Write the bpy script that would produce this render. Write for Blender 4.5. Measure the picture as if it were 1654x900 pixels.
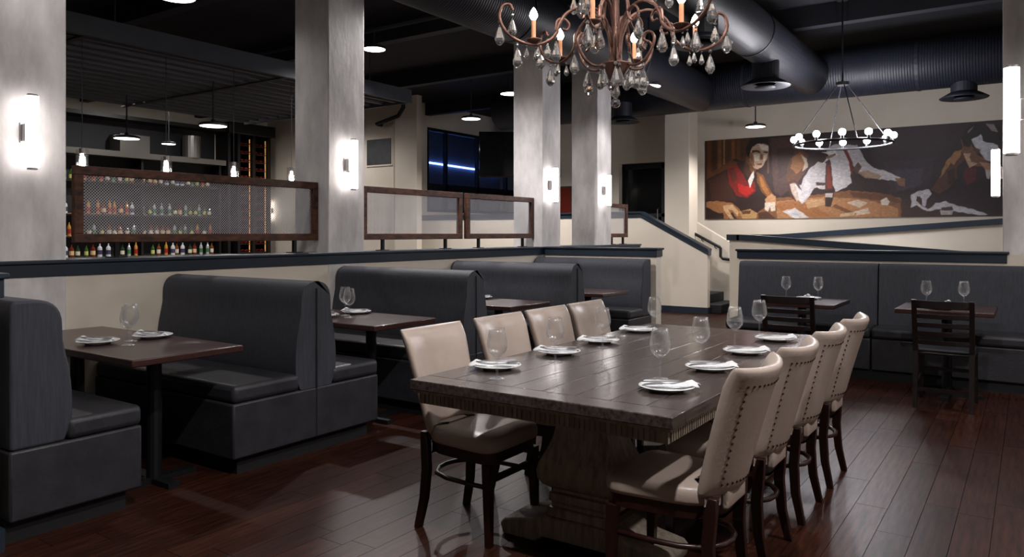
import bpy, bmesh, math, random
from mathutils import Vector, Matrix
random.seed(7)
PI = math.pi
scn = bpy.context.scene
C = scn.collection
for o in list(bpy.data.objects):
    bpy.data.objects.remove(o)

# ------------------------------------------------------------------ camera, world, exposure
cam = bpy.data.cameras.new('camera'); camo = bpy.data.objects.new('camera', cam); C.objects.link(camo)
camo.location = (0, 0, 1.4); camo.rotation_euler = (PI/2, 0, math.radians(34.5))
cam.sensor_width = 36; cam.lens = 1220/1654*36; cam.shift_y = -73/1654; cam.clip_end = 100
scn.camera = camo
w = bpy.data.worlds.new('world'); scn.world = w; w.use_nodes = True
w.node_tree.nodes['Background'].inputs[0].default_value = (.6, .7, 1, 1)
w.node_tree.nodes['Background'].inputs[1].default_value = .02
scn.view_settings.view_transform = 'Standard'; scn.view_settings.look = 'None'
scn.view_settings.gamma = 1; scn.view_settings.use_curve_mapping = False
scn.view_settings.exposure = -0.5
DOWN_W = 400.0      # watts of one ceiling downlight
CANDLE_W = 8.0      # one chandelier candle
RING_W = 26.0        # one globe of the ring chandelier
SCONCE_E = 14.0     # glow of a sconce tube

# ------------------------------------------------------------------ materials
def lin(c):
    return tuple(((v/255+.055)/1.055)**2.4 if v/255 > .04045 else v/255/12.92 for v in c)
def mat(name, c, rough=.5, metal=0., c2=None, scale=6., stretch=(1, 1, 1), detail=4., bump=0., bscale=None,
        coat=0., spec=.5, emit=None, estr=0., trans=0., ior=1.45, vary=0., rvar=0.):
    m = bpy.data.materials.new(name); m.use_nodes = True
    nt = m.node_tree; b = nt.nodes['Principled BSDF']; L = nt.links.new
    c = lin(c)
    b.inputs['Base Color'].default_value = (*c, 1); b.inputs['Roughness'].default_value = rough
    b.inputs['Metallic'].default_value = metal; b.inputs['Coat Weight'].default_value = coat
    b.inputs['Specular IOR Level'].default_value = spec
    b.inputs['Transmission Weight'].default_value = trans; b.inputs['IOR'].default_value = ior
    if emit:
        b.inputs['Emission Color'].default_value = (*lin(emit), 1); b.inputs['Emission Strength'].default_value = estr
    if c2 or bump or vary:
        tc = nt.nodes.new('ShaderNodeTexCoord'); mp = nt.nodes.new('ShaderNodeMapping')
        mp.inputs['Scale'].default_value = stretch
        L(tc.outputs['Object'], mp.inputs['Vector'])
        nz = nt.nodes.new('ShaderNodeTexNoise'); nz.inputs['Scale'].default_value = scale; nz.inputs['Detail'].default_value = detail
        nz.inputs['Roughness'].default_value = .6
        L(mp.outputs[0], nz.inputs['Vector'])
        col = None
        if c2:
            rp = nt.nodes.new('ShaderNodeValToRGB')
            rp.color_ramp.elements[0].position = .33; rp.color_ramp.elements[1].position = .67
            rp.color_ramp.elements[0].color = (*c, 1); rp.color_ramp.elements[1].color = (*lin(c2), 1)
            L(nz.outputs['Fac'], rp.inputs[0]); col = rp.outputs[0]
        if vary:
            oi = nt.nodes.new('ShaderNodeObjectInfo'); ge = nt.nodes.new('ShaderNodeNewGeometry')
            ad = nt.nodes.new('ShaderNodeMath'); ad.operation = 'ADD'
            fr = nt.nodes.new('ShaderNodeMath'); fr.operation = 'FRACT'
            L(oi.outputs['Random'], ad.inputs[0]); L(ge.outputs['Random Per Island'], ad.inputs[1]); L(ad.outputs[0], fr.inputs[0])
            mr = nt.nodes.new('ShaderNodeMapRange'); mr.inputs[3].default_value = 1-vary; mr.inputs[4].default_value = 1+vary
            L(fr.outputs[0], mr.inputs[0])
            hs = nt.nodes.new('ShaderNodeHueSaturation')
            L(mr.outputs[0], hs.inputs['Value'])
            if col: L(col, hs.inputs['Color'])
            else: hs.inputs['Color'].default_value = (*c, 1)
            col = hs.outputs[0]
        if col: L(col, b.inputs['Base Color'])
        if rvar:
            mr2 = nt.nodes.new('ShaderNodeMapRange'); mr2.inputs[3].default_value = rough-rvar; mr2.inputs[4].default_value = rough+rvar
            L(nz.outputs['Fac'], mr2.inputs[0]); L(mr2.outputs[0], b.inputs['Roughness'])
        if bump:
            n2 = nz
            if bscale:
                n2 = nt.nodes.new('ShaderNodeTexNoise'); n2.inputs['Scale'].default_value = bscale; n2.inputs['Detail'].default_value = 3
                L(mp.outputs[0], n2.inputs['Vector'])
            bp = nt.nodes.new('ShaderNodeBump'); bp.inputs['Strength'].default_value = bump; bp.inputs['Distance'].default_value = .01
            L(n2.outputs['Fac'], bp.inputs['Height']); L(bp.outputs[0], b.inputs['Normal'])
    return m

M = dict(
    cream=mat('cream_paint', (216, 207, 192), .55, c2=(210, 201, 186), scale=1.5, bump=.05, bscale=60),
    navy=mat('navy_paint', (36, 47, 58), .35, c2=(32, 42, 53), scale=3),
    concrete=mat('polished_concrete', (230, 227, 226), .42, c2=(178, 175, 175), scale=2.2, stretch=(1.5, 1.5, .6), detail=8, bump=.25, bscale=9, rvar=.14),
    ceil=mat('black_ceiling', (15, 17, 24), .85),
    beam=mat('black_steel', (25, 27, 34), .6),
    duct=mat('painted_duct', (23, 26, 36), .55, bump=.12, bscale=30, stretch=(1, 1, 1)),
    slat=mat('canopy_slat', (74, 75, 80), .6), fascia=mat('canopy_fascia', (50, 54, 62), .6, c2=(42, 46, 54), scale=3),
    floor=mat('cherry_plank', (62, 33, 23), .36, c2=(27, 13, 10), scale=5, stretch=(9, .8, 9), detail=8, bump=.12, vary=.3, rvar=.08, spec=.15),
    subfloor=mat('subfloor', (16, 9, 7), .8), upfloor=mat('upper_carpet', (50, 44, 42), .9),
    stair=mat('stair_rubber', (26, 27, 30), .6),
    fabric=mat('charcoal_upholstery', (60, 62, 70), .62, c2=(49, 51, 58), scale=14, stretch=(6, 6, .5), bump=.25, bscale=160, spec=.4),
    fabric2=mat('charcoal_vinyl', (46, 46, 51), .5, c2=(36, 36, 40), scale=9, bump=.15, bscale=50, spec=.5),
    pipe=mat('black_piping', (18, 18, 20), .6),
    toe=mat('toe_kick', (14, 14, 16), .7),
    leather=mat('cream_leather', (174, 160, 150), .36, c2=(165, 150, 140), scale=5, bump=.08, bscale=90, spec=.5),
    nail=mat('bronze_nail', (70, 52, 36), .35, .9),
    legwood=mat('espresso_wood', (46, 22, 18), .34, c2=(30, 14, 12), scale=8, stretch=(5, 5, .6), coat=.2),
    dark=mat('dark_chair_wood', (30, 20, 19), .32, c2=(22, 14, 13), scale=8, stretch=(5, 5, .6), coat=.2),
    tablewood=mat('grey_oak', (84, 73, 70), .21, c2=(46, 39, 36), scale=5, stretch=(12, .7, 12), detail=8, bump=.02, vary=.14, rvar=.07),
    tablebase=mat('grey_oak_base', (150, 138, 124), .45, c2=(106, 96, 86), scale=5, stretch=(8, 8, 1), detail=6, bump=.12),
    boothtop=mat('walnut_top', (64, 40, 36), .3, c2=(44, 26, 24), scale=6, stretch=(.8, 9, 9), detail=6, coat=.2),
    iron=mat('black_iron', (22, 22, 24), .5, .3),
    rustic=mat('rustic_wood', (98, 58, 38), .6, c2=(36, 20, 14), scale=16, stretch=(1.5, .6, 1.5), detail=8, bump=.4),
    wire=mat('steel_wire', (190, 190, 196), .45, .3),
    china=mat('white_china', (232, 234, 236), .15), linen=mat('white_linen', (226, 228, 230), .8, bump=.1, bscale=120),
    steel=mat('cutlery_steel', (190, 190, 195), .2, 1.), nickel=mat('brushed_nickel', (150, 146, 146), .35, .9),
    glass=mat('clear_glass', (255, 255, 255), .0, trans=1., ior=1.45), pane=mat('dark_window_glass', (200, 210, 220), .02, trans=1., ior=1.1),
    crystal=mat('cut_crystal', (255, 255, 255), .02, trans=.94, ior=1.55),
    bronze=mat('rust_bronze', (112, 82, 72), .42, .55, c2=(80, 54, 46), scale=20),
    candle=mat('candle_sleeve', (214, 150, 112), .6),
    bulb=mat('lamp_bulb', (255, 255, 255), .3, emit=(255, 246, 238), estr=70),
    globe=mat('globe_bulb', (255, 255, 255), .3, emit=(250, 248, 255), estr=45),
    tube=mat('sconce_tube', (255, 255, 255), .3, emit=(255, 246, 242), estr=SCONCE_E),
    lens=mat('downlight_lens', (255, 255, 255), .3, emit=(255, 246, 234), estr=9),
    warm=mat('warm_led', (255, 200, 140), .3, emit=(255, 190, 120), estr=.4),
    neon=mat('blue_neon', (80, 120, 255), .3, emit=(110, 150, 255), estr=28),
    frame=mat('black_window_frame', (20, 21, 23), .5), night=mat('night_facade', (96, 98, 106), .9, c2=(76, 78, 86), scale=1.5),
    black=mat('black_gloss', (8, 8, 9), .12, spec=.3), slate=mat('slate_picture', (52, 55, 56), .5, c2=(36, 38, 40), scale=6),
    cabinet=mat('black_cabinet', (20, 18, 18), .4), kitchen=mat('kitchen_dark', (22, 23, 26), .6), ss=mat('stainless', (120, 118, 112), .35, .8),
    blueplastic=mat('blue_plastic', (30, 60, 190), .4),
)

def thin_glass(name, tint, refl, edge_sheen=.0):
    m = bpy.data.materials.new(name); m.use_nodes = True; nt = m.node_tree; nt.nodes.clear(); L = nt.links.new
    out = nt.nodes.new('ShaderNodeOutputMaterial'); mx = nt.nodes.new('ShaderNodeMixShader'); tr = nt.nodes.new('ShaderNodeBsdfTransparent')
    gl = nt.nodes.new('ShaderNodeBsdfGlossy'); gl.inputs['Roughness'].default_value = .1; lw = nt.nodes.new('ShaderNodeLayerWeight'); lw.inputs[0].default_value = .2
    mr = nt.nodes.new('ShaderNodeMapRange'); mr.inputs[3].default_value = .035; mr.inputs[4].default_value = refl; L(lw.outputs['Facing'], mr.inputs[0])
    tr.inputs[0].default_value = (*tint, 1)
    df = nt.nodes.new('ShaderNodeBsdfDiffuse'); df.inputs[0].default_value = (.9, .9, .92, 1); m2 = nt.nodes.new('ShaderNodeMixShader'); m2.inputs[0].default_value = edge_sheen  # white diffuse mixed in towards the edges imitates highlights on the glass
    L(gl.outputs[0], m2.inputs[1]); L(df.outputs[0], m2.inputs[2])
    L(mr.outputs[0], mx.inputs[0]); L(tr.outputs[0], mx.inputs[1]); L(m2.outputs[0], mx.inputs[2]); L(mx.outputs[0], out.inputs[0]); return m
M['glass'] = thin_glass('clear_glass', (.985, .988, .988), .8, .27)
M['shade'] = thin_glass('pendant_glass', (.95, .95, .95), .3)
M['pane'] = thin_glass('dark_window_glass', (.8, .84, .88), .5)

def spiral(name, ax):
    m = mat(name, (24, 27, 37), .5); nt = m.node_tree; L = nt.links.new; b = nt.nodes['Principled BSDF']
    tc = nt.nodes.new('ShaderNodeTexCoord'); wv = nt.nodes.new('ShaderNodeTexWave'); wv.bands_direction = ax; wv.inputs['Scale'].default_value = 9
    wv.inputs['Distortion'].default_value = .15
    bp = nt.nodes.new('ShaderNodeBump'); bp.inputs['Strength'].default_value = .25; bp.inputs['Distance'].default_value = .01
    L(tc.outputs['Object'], wv.inputs['Vector']); L(wv.outputs['Fac'], bp.inputs['Height']); L(bp.outputs[0], b.inputs['Normal']); return m
M['duct_y'] = spiral('spiral_duct_lengthwise', 'Y'); M['duct_x'] = spiral('spiral_duct_crosswise', 'X')

# ------------------------------------------------------------------ mesh builder
class MB:
    def __init__(s): s.v = []; s.f = []; s.mi = []; s.cur = 0
    def _add(s, vs, fs):
        o = len(s.v); s.v += [tuple(p) for p in vs]; s.f += [tuple(i+o for i in f) for f in fs]; s.mi += [s.cur]*len(fs); return s
    def box(s, x0, y0, z0, x1, y1, z1):
        x0, x1 = sorted((x0, x1)); y0, y1 = sorted((y0, y1)); z0, z1 = sorted((z0, z1))
        return s._add([(x0,y0,z0),(x1,y0,z0),(x1,y1,z0),(x0,y1,z0),(x0,y0,z1),(x1,y0,z1),(x1,y1,z1),(x0,y1,z1)],
                      [(3,2,1,0),(4,5,6,7),(0,1,5,4),(1,2,6,5),(2,3,7,6),(3,0,4,7)])
    def prism(s, prof, axis, a, b):
        # prof: 2D loop in the two other axes (x: yz, y: xz, z: xy)
        n = len(prof)
        def P(p, t): return (t, p[0], p[1]) if axis == 'x' else (p[0], t, p[1]) if axis == 'y' else (p[0], p[1], t)
        vs = [P(p, a) for p in prof] + [P(p, b) for p in prof]
        fs = [tuple(range(n-1, -1, -1)), tuple(range(n, 2*n))] + [(i, (i+1) % n, n+(i+1) % n, n+i) for i in range(n)]
        return s._add(vs, fs)
    def lathe(s, prof, seg=16, c=(0, 0, 0)):
        vs = []; fs = []; n = len(prof)
        for k in range(seg):
            t = 2*PI*k/seg; cs, sn = math.cos(t), math.sin(t)
            vs += [(c[0]+r*cs, c[1]+r*sn, c[2]+z) for r, z in prof]
        for k in range(seg):
            k2 = (k+1) % seg
            for i in range(n-1):
                a, b2, c2, d = k*n+i, k2*n+i, k2*n+i+1, k*n+i+1
                if prof[i][0] < 1e-6: fs.append((a, c2, d))
                elif prof[i+1][0] < 1e-6: fs.append((a, b2, d))
                else: fs.append((a, b2, c2, d))
        return s._add(vs, fs)
    def tube(s, pts, r, seg=8, closed=False):
        pts = [Vector(p) for p in pts]; n = len(pts); vs = []; fs = []
        rr = r if hasattr(r, '__len__') else [r]*n
        up = None
        for i, p in enumerate(pts):
            if closed: t = (pts[(i+1) % n]-pts[i-1])
            else: t = pts[min(i+1, n-1)]-pts[max(i-1, 0)]
            t.normalize()
            if up is None: up = Vector((0, 0, 1)) if abs(t.z) < .9 else Vector((1, 0, 0))
            sd = t.cross(up).normalized(); up = sd.cross(t).normalized()
            for k in range(seg):
                a = 2*PI*k/seg
                vs.append(p+(sd*math.cos(a)+up*math.sin(a))*rr[i])
        m = n if closed else n-1
        for i in range(m):
            for k in range(seg):
                j = (i+1) % n
                fs.append((i*seg+k, i*seg+(k+1) % seg, j*seg+(k+1) % seg, j*seg+k))
        if not closed:
            fs.append(tuple(range(seg-1, -1, -1))); fs.append(tuple((n-1)*seg+k for k in range(seg)))
        return s._add(vs, fs)
    def bar(s, p, q, w2, h2, up=(0, 0, 1), w3=None, h3=None):
        p, q = Vector(p), Vector(q); t = (q-p).normalized(); up = Vector(up)
        sd = t.cross(up).normalized(); u = sd.cross(t).normalized(); vs = []
        for c, a, b in ((p, w2, h2), (q, w3 or w2, h3 or h2)):
            for i, j in ((-1, -1), (1, -1), (1, 1), (-1, 1)): vs.append(c+sd*a*i+u*b*j)
        return s._add(vs, [(3,2,1,0),(4,5,6,7),(0,1,5,4),(1,2,6,5),(2,3,7,6),(3,0,4,7)])
    def sphere(s, c, r, seg=10, rings=6, sq=1.):
        return s.lathe([(max(0, r*math.sin(PI*i/rings)) if 0 < i < rings else 0, -r*sq*math.cos(PI*i/rings)) for i in range(rings+1)], seg, c)
    def build(s, name, m, parent=None, smooth=False, bevel=0., bseg=2, sub=0, loc=None):
        me = bpy.data.meshes.new(name); me.from_pydata(s.v, [], s.f); 
        ms = m if isinstance(m, (list, tuple)) else [m]
        for x in ms: me.materials.append(M[x])
        if len(ms) > 1: me.polygons.foreach_set('material_index', s.mi)
        bm = bmesh.new(); bm.from_mesh(me); bmesh.ops.recalc_face_normals(bm, faces=bm.faces); bm.to_mesh(me); bm.free()
        o = bpy.data.objects.new(name, me); C.objects.link(o)
        if loc: o.location = loc
        if parent: o.parent = parent
        if smooth or bevel:
            me.polygons.foreach_set('use_smooth', [True]*len(me.polygons))
            if not smooth or bevel: me.set_sharp_from_angle(angle=math.radians(40 if not bevel else 75))
        if bevel:
            b = o.modifiers.new('bevel', 'BEVEL'); b.width = bevel; b.segments = bseg; b.limit_method = 'ANGLE'; b.angle_limit = math.radians(40)
            b.harden_normals = False
        if sub:
            b = o.modifiers.new('sub', 'SUBSURF'); b.levels = sub; b.render_levels = sub
        return o

def tag(o, label, cat, group=None, kind=None):
    o['label'] = label; o['category'] = cat
    if group: o['group'] = group
    if kind: o['kind'] = kind
    return o
def thing(name, label, cat, loc=(0, 0, 0), rz=0., group=None):
    o = bpy.data.objects.new(name, None); C.objects.link(o); o.empty_display_size = .1
    o.location = loc; o.rotation_euler = (0, 0, rz)
    return tag(o, label, cat, group)
def struct(name, mb, m, label=None, **k):
    o = mb.build(name, m, **k); o['kind'] = 'structure'
    if label: o['label'] = label; o['category'] = name.split('_')[0]
    return o
def copy_tree(o, parent=None):
    c = o.copy(); C.objects.link(c); c.parent = parent
    for ch in list(o.children): copy_tree(ch, c)
    return c
def dup(root, loc, rz, label):
    r = copy_tree(root); r.location = loc; r.rotation_euler = (0, 0, rz); r['label'] = label; return r
def light(name, kind, parent, loc, power, color=(1, .93, .86), size=.05, spot=None, blend=.6):
    l = bpy.data.lights.new(name, kind); l.energy = power; l.color = color; l.shadow_soft_size = size
    if kind == 'SPOT': l.spot_size = math.radians(spot); l.spot_blend = blend
    o = bpy.data.objects.new(name, l); C.objects.link(o); o.location = loc
    if parent: o.parent = parent
    return o
ORD = ['nearest the camera', 'second from the camera', 'third from the camera', 'farthest from the camera']

# ================================================================== STRUCTURE
PW, PL = .15, 1.3
pm = MB().box(0, 0, -.012, PW-.0025, PL-.0025, 0)
fl = struct('floor', MB().box(-16.6, -4, -.06, 4, 14.7, -.0125), 'subfloor', 'dark cherry plank floor of the dining room')
plank = pm.build('plank', 'floor', fl, bevel=0); pmesh = plank.data
cand = []; rest = MB()
fx, fy = math.sin(math.radians(-34.5)), math.cos(math.radians(34.5))
for i in range(-110, 26):
    off = random.random()*PL
    for j in range(-4, 11):
        x, y = i*PW, j*PL+off
        if y > 13.2 or y < -4.5: continue
        cx, cy = x+PW/2, y+PL/2
        Z = cx*fx+cy*fy; X = cx*fy-cy*fx
        vis = Z > .9 and abs(X/Z) < .78 and 1.4/Z*1220 < 640 and cx > -3.9 and cy < 8.6
        (cand if vis else None) is not None and cand.append((Z, x, y))
        if not vis: rest.box(x, y, -.012, x+PW-.0025, y+PL-.0025, 0)
cand.sort()
for k, (Z, x, y) in enumerate(cand):
    if k < 299:
        o = plank if k == 0 else plank.copy()
        if k: C.objects.link(o); o.parent = fl
        o.location = (x, y, 0)
    else: rest.box(x, y, -.012, x+PW-.0025, y+PL-.0025, 0)
r = rest.build('distant_planks', 'floor', fl); r['kind'] = 'stuff'

struct('ceiling', MB().box(-16.6, -4, 4.4, 4, 17.6, 4.5), 'ceil', 'black painted open ceiling above ducts and downlights')
struct('wall_front', MB().box(-16.4, -4.2, 0, 4, -4, 4.4), 'cream', 'cream wall behind the viewer')
struct('wall_right', MB().box(4, -4, 0, 4.2, 14.8, 4.4), 'cream', 'cream wall on the right of the dining room')
struct('wall_bar', MB().box(-16.4, -4, 0, -16.2, 12.45, 4.4), 'cream', 'cream wall behind the bar shelves')
struct('wall_alcove', MB().box(-16.4, 12.45, 0, -11.62, 12.6, 4.4), 'cream', 'cream wall with slate picture between bar and window')
# mural wall, with the dark doorway
mw = MB().box(-5.6, 14.6, 0, 4, 14.75, 4.4).box(-9.4, 14.6, 0, -7.26, 14.75, 4.4).box(-7.26, 14.6, 2.88, -5.6, 14.75, 4.4)
struct('wall_mural', mw, 'cream', 'cream back wall carrying the mural')
struct('wall_alcove_side', MB().box(-9.4, 14.75, 0, -9.25, 17.4, 4.4), 'cream', 'cream return wall beside the dark windows')
struct('wall_alcove_back', MB().box(-11.7, 17.4, 0, -9.25, 17.55, 4.4), 'cream', 'cream wall at the end of the window alcove')
# window wall x=-11.5 : y 13.27..17.1, z 1.9..3.86
ww = MB().box(-11.62, 12.45, 0, -11.5, 13.27, 4.4).box(-11.62, 13.27, 0, -11.5, 17.1, 1.9).box(-11.62, 13.27, 3.86, -11.5, 17.1, 4.4).box(-11.62, 17.1, 0, -11.5, 17.4, 4.4)
struct('wall_window', ww, 'cream', 'cream wall with black framed windows above the upper level')
pl = struct('trim_1', MB().box(-11.6, 12.3, 0, -10.95, 12.46, 4.4), 'cream', 'cream pilaster at the corner left of the black windows')
win = struct('window_1', MB().box(-11.60, 13.27, 1.9, -11.5, 17.1, 1.97).box(-11.60, 13.27, 3.79, -11.5, 17.1, 3.86), 'frame', 'black framed window strip glowing with blue neon')
for y in (13.27, 13.95, 15.2, 16.45, 17.03):
    MB().box(-11.59, y, 1.97, -11.5, y+.07, 3.79).build('mullion', 'frame', win)
MB().box(-11.59, 13.34, 2.42, -11.5, 17.03, 2.56).build('transom', 'frame', win)
for y0, y1 in ((13.34, 13.95), (14.02, 15.2), (15.27, 16.45), (16.52, 17.03)):
    for z0, z1 in ((1.97, 2.42), (2.56, 3.79)):
        MB().box(-11.556, y0, z0, -11.55, y1, z1).build('pane', 'pane', win)
struct('wall_outside', MB().box(-12.9, 12.8, .8, -12.8, 18, 4.4), 'night', 'dark building front seen through the window')
tag(MB().tube([(-12.775, 12.9, 3.26), (-12.775, 17.9, 3.16)], .022, 8).build('neon_tube', 'neon'), 'blue neon tube glowing outside the black window', 'neon light')
# back room beyond the doorway
struct('wall_hall', MB().box(-8.2, 17.3, .8, -5.0, 17.4, 4.4).box(-5.1, 14.75, .8, -5.0, 17.3, 4.4).box(-8.2, 14.75, .8, -8.1, 17.3, 4.4), 'kitchen', 'dark hall seen through the doorway')
dr = struct('door_1', MB().box(-7.26, 14.9, .8, -7.18, 14.98, 2.88).box(-6.42, 14.9, .8, -6.34, 14.98, 2.88).box(-5.68, 14.9, .8, -5.6, 14.98, 2.88).box(-7.18, 14.9, 2.78, -5.68, 14.98, 2.88).box(-7.18, 14.9, .8, -5.68, 14.98, .95).box(-7.18, 14.9, 1.75, -5.68, 14.98, 1.82), 'frame', 'black glazed double door at the top of the stairs')
for a, b in ((-7.18, -6.42), (-6.34, -5.68)):
    for z0, z1 in ((.95, 1.75), (1.82, 2.78)): MB().box(a, 14.935, z0, b, 14.945, z1).build('pane', 'pane', dr)
for xx in (-6.48, -6.28): MB().tube([(xx, 14.88, 1.5), (xx, 14.84, 1.52), (xx, 14.84, 1.9), (xx, 14.88, 1.92)], .012, 6).build('door_handle', 'nickel', dr)
# upper level
struct('floor_upper', MB().box(-11.5, 12.82, 0, -5.53, 17.4, .8).box(-5.53, 13.92, 0, 4, 14.6, .8), 'upfloor', 'raised upper level behind the stairs')

def cap(parent, x0, y0, x1, y1, z=1.2, ov=.03):
    MB().box(x0-ov, y0-ov, z, x1+ov, y1+ov, z+.025).build('cap_board', 'navy', parent, bevel=.006)
    MB().box(x0-.014, y0-.014, z-.083, x1+.014, y1+.014, z).build('cap_fascia', 'navy', parent, bevel=.004)
# booth half wall
hw = struct('wall_left', MB().box(-5.56, 1.32, 0, -5.3, 11.4, 1.2), 'cream', 'cream half wall with navy cap behind the booths')
cap(hw, -5.56, 1.32, -5.3, 11.4)
he = struct('wall_booth_near', MB().box(-5.3, 1.32, 0, -3.735, 1.46, 1.2), 'cream', 'cream end wall behind the nearest booth')
cap(he, -5.29, 1.32, -3.735, 1.46)
MB().box(-5.3, 1.305, 0, -3.72, 1.475, .1).build('baseboard', 'navy', he)
hb = struct('wall_booth_far', MB().box(-5.3, 8.45, 0, -3.71, 8.6, 1.2), 'cream', 'cream half wall with navy cap behind the farthest booth')
cap(hb, -5.29, 8.45, -3.71, 8.6)
MB().box(-5.3, 8.435, 0, -3.695, 8.615, .1).build('baseboard', 'navy', hb)
wb = struct('wall_banquette', MB().box(-2.73, 8.5, 0, 4, 8.65, 1.2), 'cream', 'cream half wall with navy cap behind the banquette')
cap(wb, -2.73, 8.5, -.2, 8.65)
# stairs and their walls
ck = MB().prism([(-4.62, 0), (-4.62, 1.1), (-5.875, 1.76), (-11.5, 1.76), (-11.5, 0)], 'y', 12.7, 12.82)
ckw = struct('wall_stair_front', ck, 'cream', 'cream stair wall with sloping navy cap')
for y0, y1, a, b, n in ((12.66, 12.86, 0, .03, 'cap_board'), (12.688, 12.832, -.085, 0, 'cap_fascia')):
    MB().prism([(-4.6, 1.1+a), (-4.6, 1.1+b), (-5.875, 1.77+b), (-11.5, 1.77+b), (-11.5, 1.77+a), (-5.875, 1.77+a)], 'y', y0, y1).build(n, 'navy', ckw)
MB().box(-11.5, 12.685, 0, -4.605, 12.835, .11).build('baseboard', 'navy', ckw)
st = struct('stairs', MB().box(-5.54, 12.83, .0, -5.5, 13.79, .8), 'stair', 'short dark stairs rising to the upper level')
for k in range(5):
    MB().box(-4.42-.28*k, 12.83, .16*k, -5.52, 13.79, .16*(k+1)-.001).build('step', 'stair', st, bevel=.012)
sb = struct('wall_stair_back', MB().prism([(-4.47, 0), (-4.47, 1.16), (-5.4, 1.70), (-5.4, 0)], 'y', 13.8, 13.92), 'cream', 'cream sloping wall behind the handrail')
MB().box(-5.4, 13.785, 0, -4.455, 13.935, .1).build('baseboard', 'navy', sb)
hr = thing('handrail', 'black handrail fixed along the sloping stair wall', 'handrail', (-5.1, 13.72, .8))
MB().tube([(-.63, 0, .84), (.34, 0, .345), (.36, 0, .32), (.36, 0, .17), (.40, 0, .13), (.62, 0, .11)], .028, 8).build('rail', 'iron', hr, smooth=True)
for x, z in ((-.45, .75), (.0, .52), (.25, .39)):
    MB().tube([(x, 0, z), (x, 0, z-.05), (x, .08, z-.07)], .01, 6).build('bracket', 'iron', hr)
# painted column beside the doorway
struct('column_painted', MB().box(-5.72, 13.42, 0, -5.23, 13.85, 4.4), 'cream', 'square cream painted column beside the doorway', bevel=.01)
# switchback ramp
rf = struct('wall_ramp_front', MB().prism([(-3.1, 0), (-3.1, 1.35), (-2.9, 1.34), (-.1, 1.12), (3, 1.0), (3, 0)], 'y', 9.6, 9.7), 'cream', 'cream ramp wall with navy cap sloping down to the right')
MB().prism([(-3.1, 1.31), (-3.1, 1.385), (-2.9, 1.378), (-.1, 1.165), (3, 1.04), (3, .97), (-.1, 1.09), (-2.9, 1.30)], 'y', 9.57, 9.73).build('cap_board', 'navy', rf)
rb = struct('wall_ramp_back', MB().prism([(-3.1, 0), (-3.1, 1.34), (-.28, 1.55), (3, 1.7), (3, 0)], 'y', 11.0, 11.1), 'cream', 'cream ramp wall with navy cap rising to the right')
MB().prism([(-3.1, 1.30), (-3.1, 1.375), (-.28, 1.585), (3, 1.74), (3, 1.66), (-.28, 1.51)], 'y', 10.97, 11.13).build('cap_board', 'navy', rb)
rl = struct('wall_ramp_landing', MB().box(-3.2, 9.6, 0, -3.1, 12.3, 1.34), 'cream', 'cream landing wall of the ramp')
MB().box(-3.23, 9.57, 1.31, -3.07, 12.33, 1.385).build('cap_board', 'navy', rl)
struct('ramp', MB().prism([(-3.1, 0), (-3.1, .46), (-2, .46), (3, .1), (3, 0)], 'y', 9.7, 11.0).prism([(-3.1, 0), (-3.1, .46), (-2, .46), (3, .78), (3, 0)], 'y', 11.1, 12.3), 'upfloor', 'switchback ramp behind the banquette')

# concrete columns with sconces
def column(x0, y0, x1, y1, label, z0=0.):
    return tag(MB().box(x0, y0, z0, x1, y1, 4.4).build('concrete_column', 'concrete', bevel=.008), label, 'column', 'concrete columns')
column(-5.76, 2.02, -5.297, 2.466, 'polished concrete column beside the nearest booth table, at the left edge')
column(-5.76, 4.742, -5.297, 5.193, 'polished concrete column between the two long mesh screens')
column(-5.76, 8.416, -5.297, 8.876, 'polished concrete column at the corner of the half walls, beside the television')
column(-5.74, 9.948, -5.297, 10.39, 'polished concrete column farthest back, nearest the doorway')
column(-.225, 8.66, .2, 9.1, 'concrete column behind the right end of the banquette')
column(.015, 4.55, .46, 5.0, 'concrete column at the right edge, closest to the camera')

def sconce(loc, rz, label):
    t = thing('wall_sconce', label, 'wall lamp', loc, rz, 'tube wall sconces')
    MB().box(0, -.035, -.065, .012, .035, .065).build('back_plate', 'nickel', t, bevel=.003)
    MB().box(.012, -.028, -.055, .062, .028, .055).build('bracket', 'nickel', t, bevel=.004)
    MB().lathe([(0, -.225), (.037, -.225), (.037, .225), (0, .225)], 20, (.1, 0, 0)).build('glass_tube', 'tube', t, smooth=False)
    for z in (-.238, .225):
        MB().lathe([(0, 0), (.03, 0), (.03, .013), (0, .013)], 16, (.1, 0, z)).build('end_cap', 'nickel', t)
    return t
for y, lab in ((2.215, 'glowing white tube sconce on the leftmost concrete column'), (4.96, 'glowing white tube sconce on the column between the long mesh screens'),
               (8.58, 'glowing white tube sconce on the column beside the television'), (10.12, 'glowing white tube sconce on the concrete column nearest the doorway')):
    sconce((-5.297, y, 2.04), 0, lab)
sconce((-.185, 8.75, 1.99), PI, 'small glowing tube sconce overlapping the right end of the mural')
sconce((.015, 4.79, 2.05), PI, 'large glowing tube sconce at the right edge of the picture')
sconce((-16.0, 12.45, 1.98), -PI/2, 'distant glowing tube sconce on the cream wall behind the near mesh screen')

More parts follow.
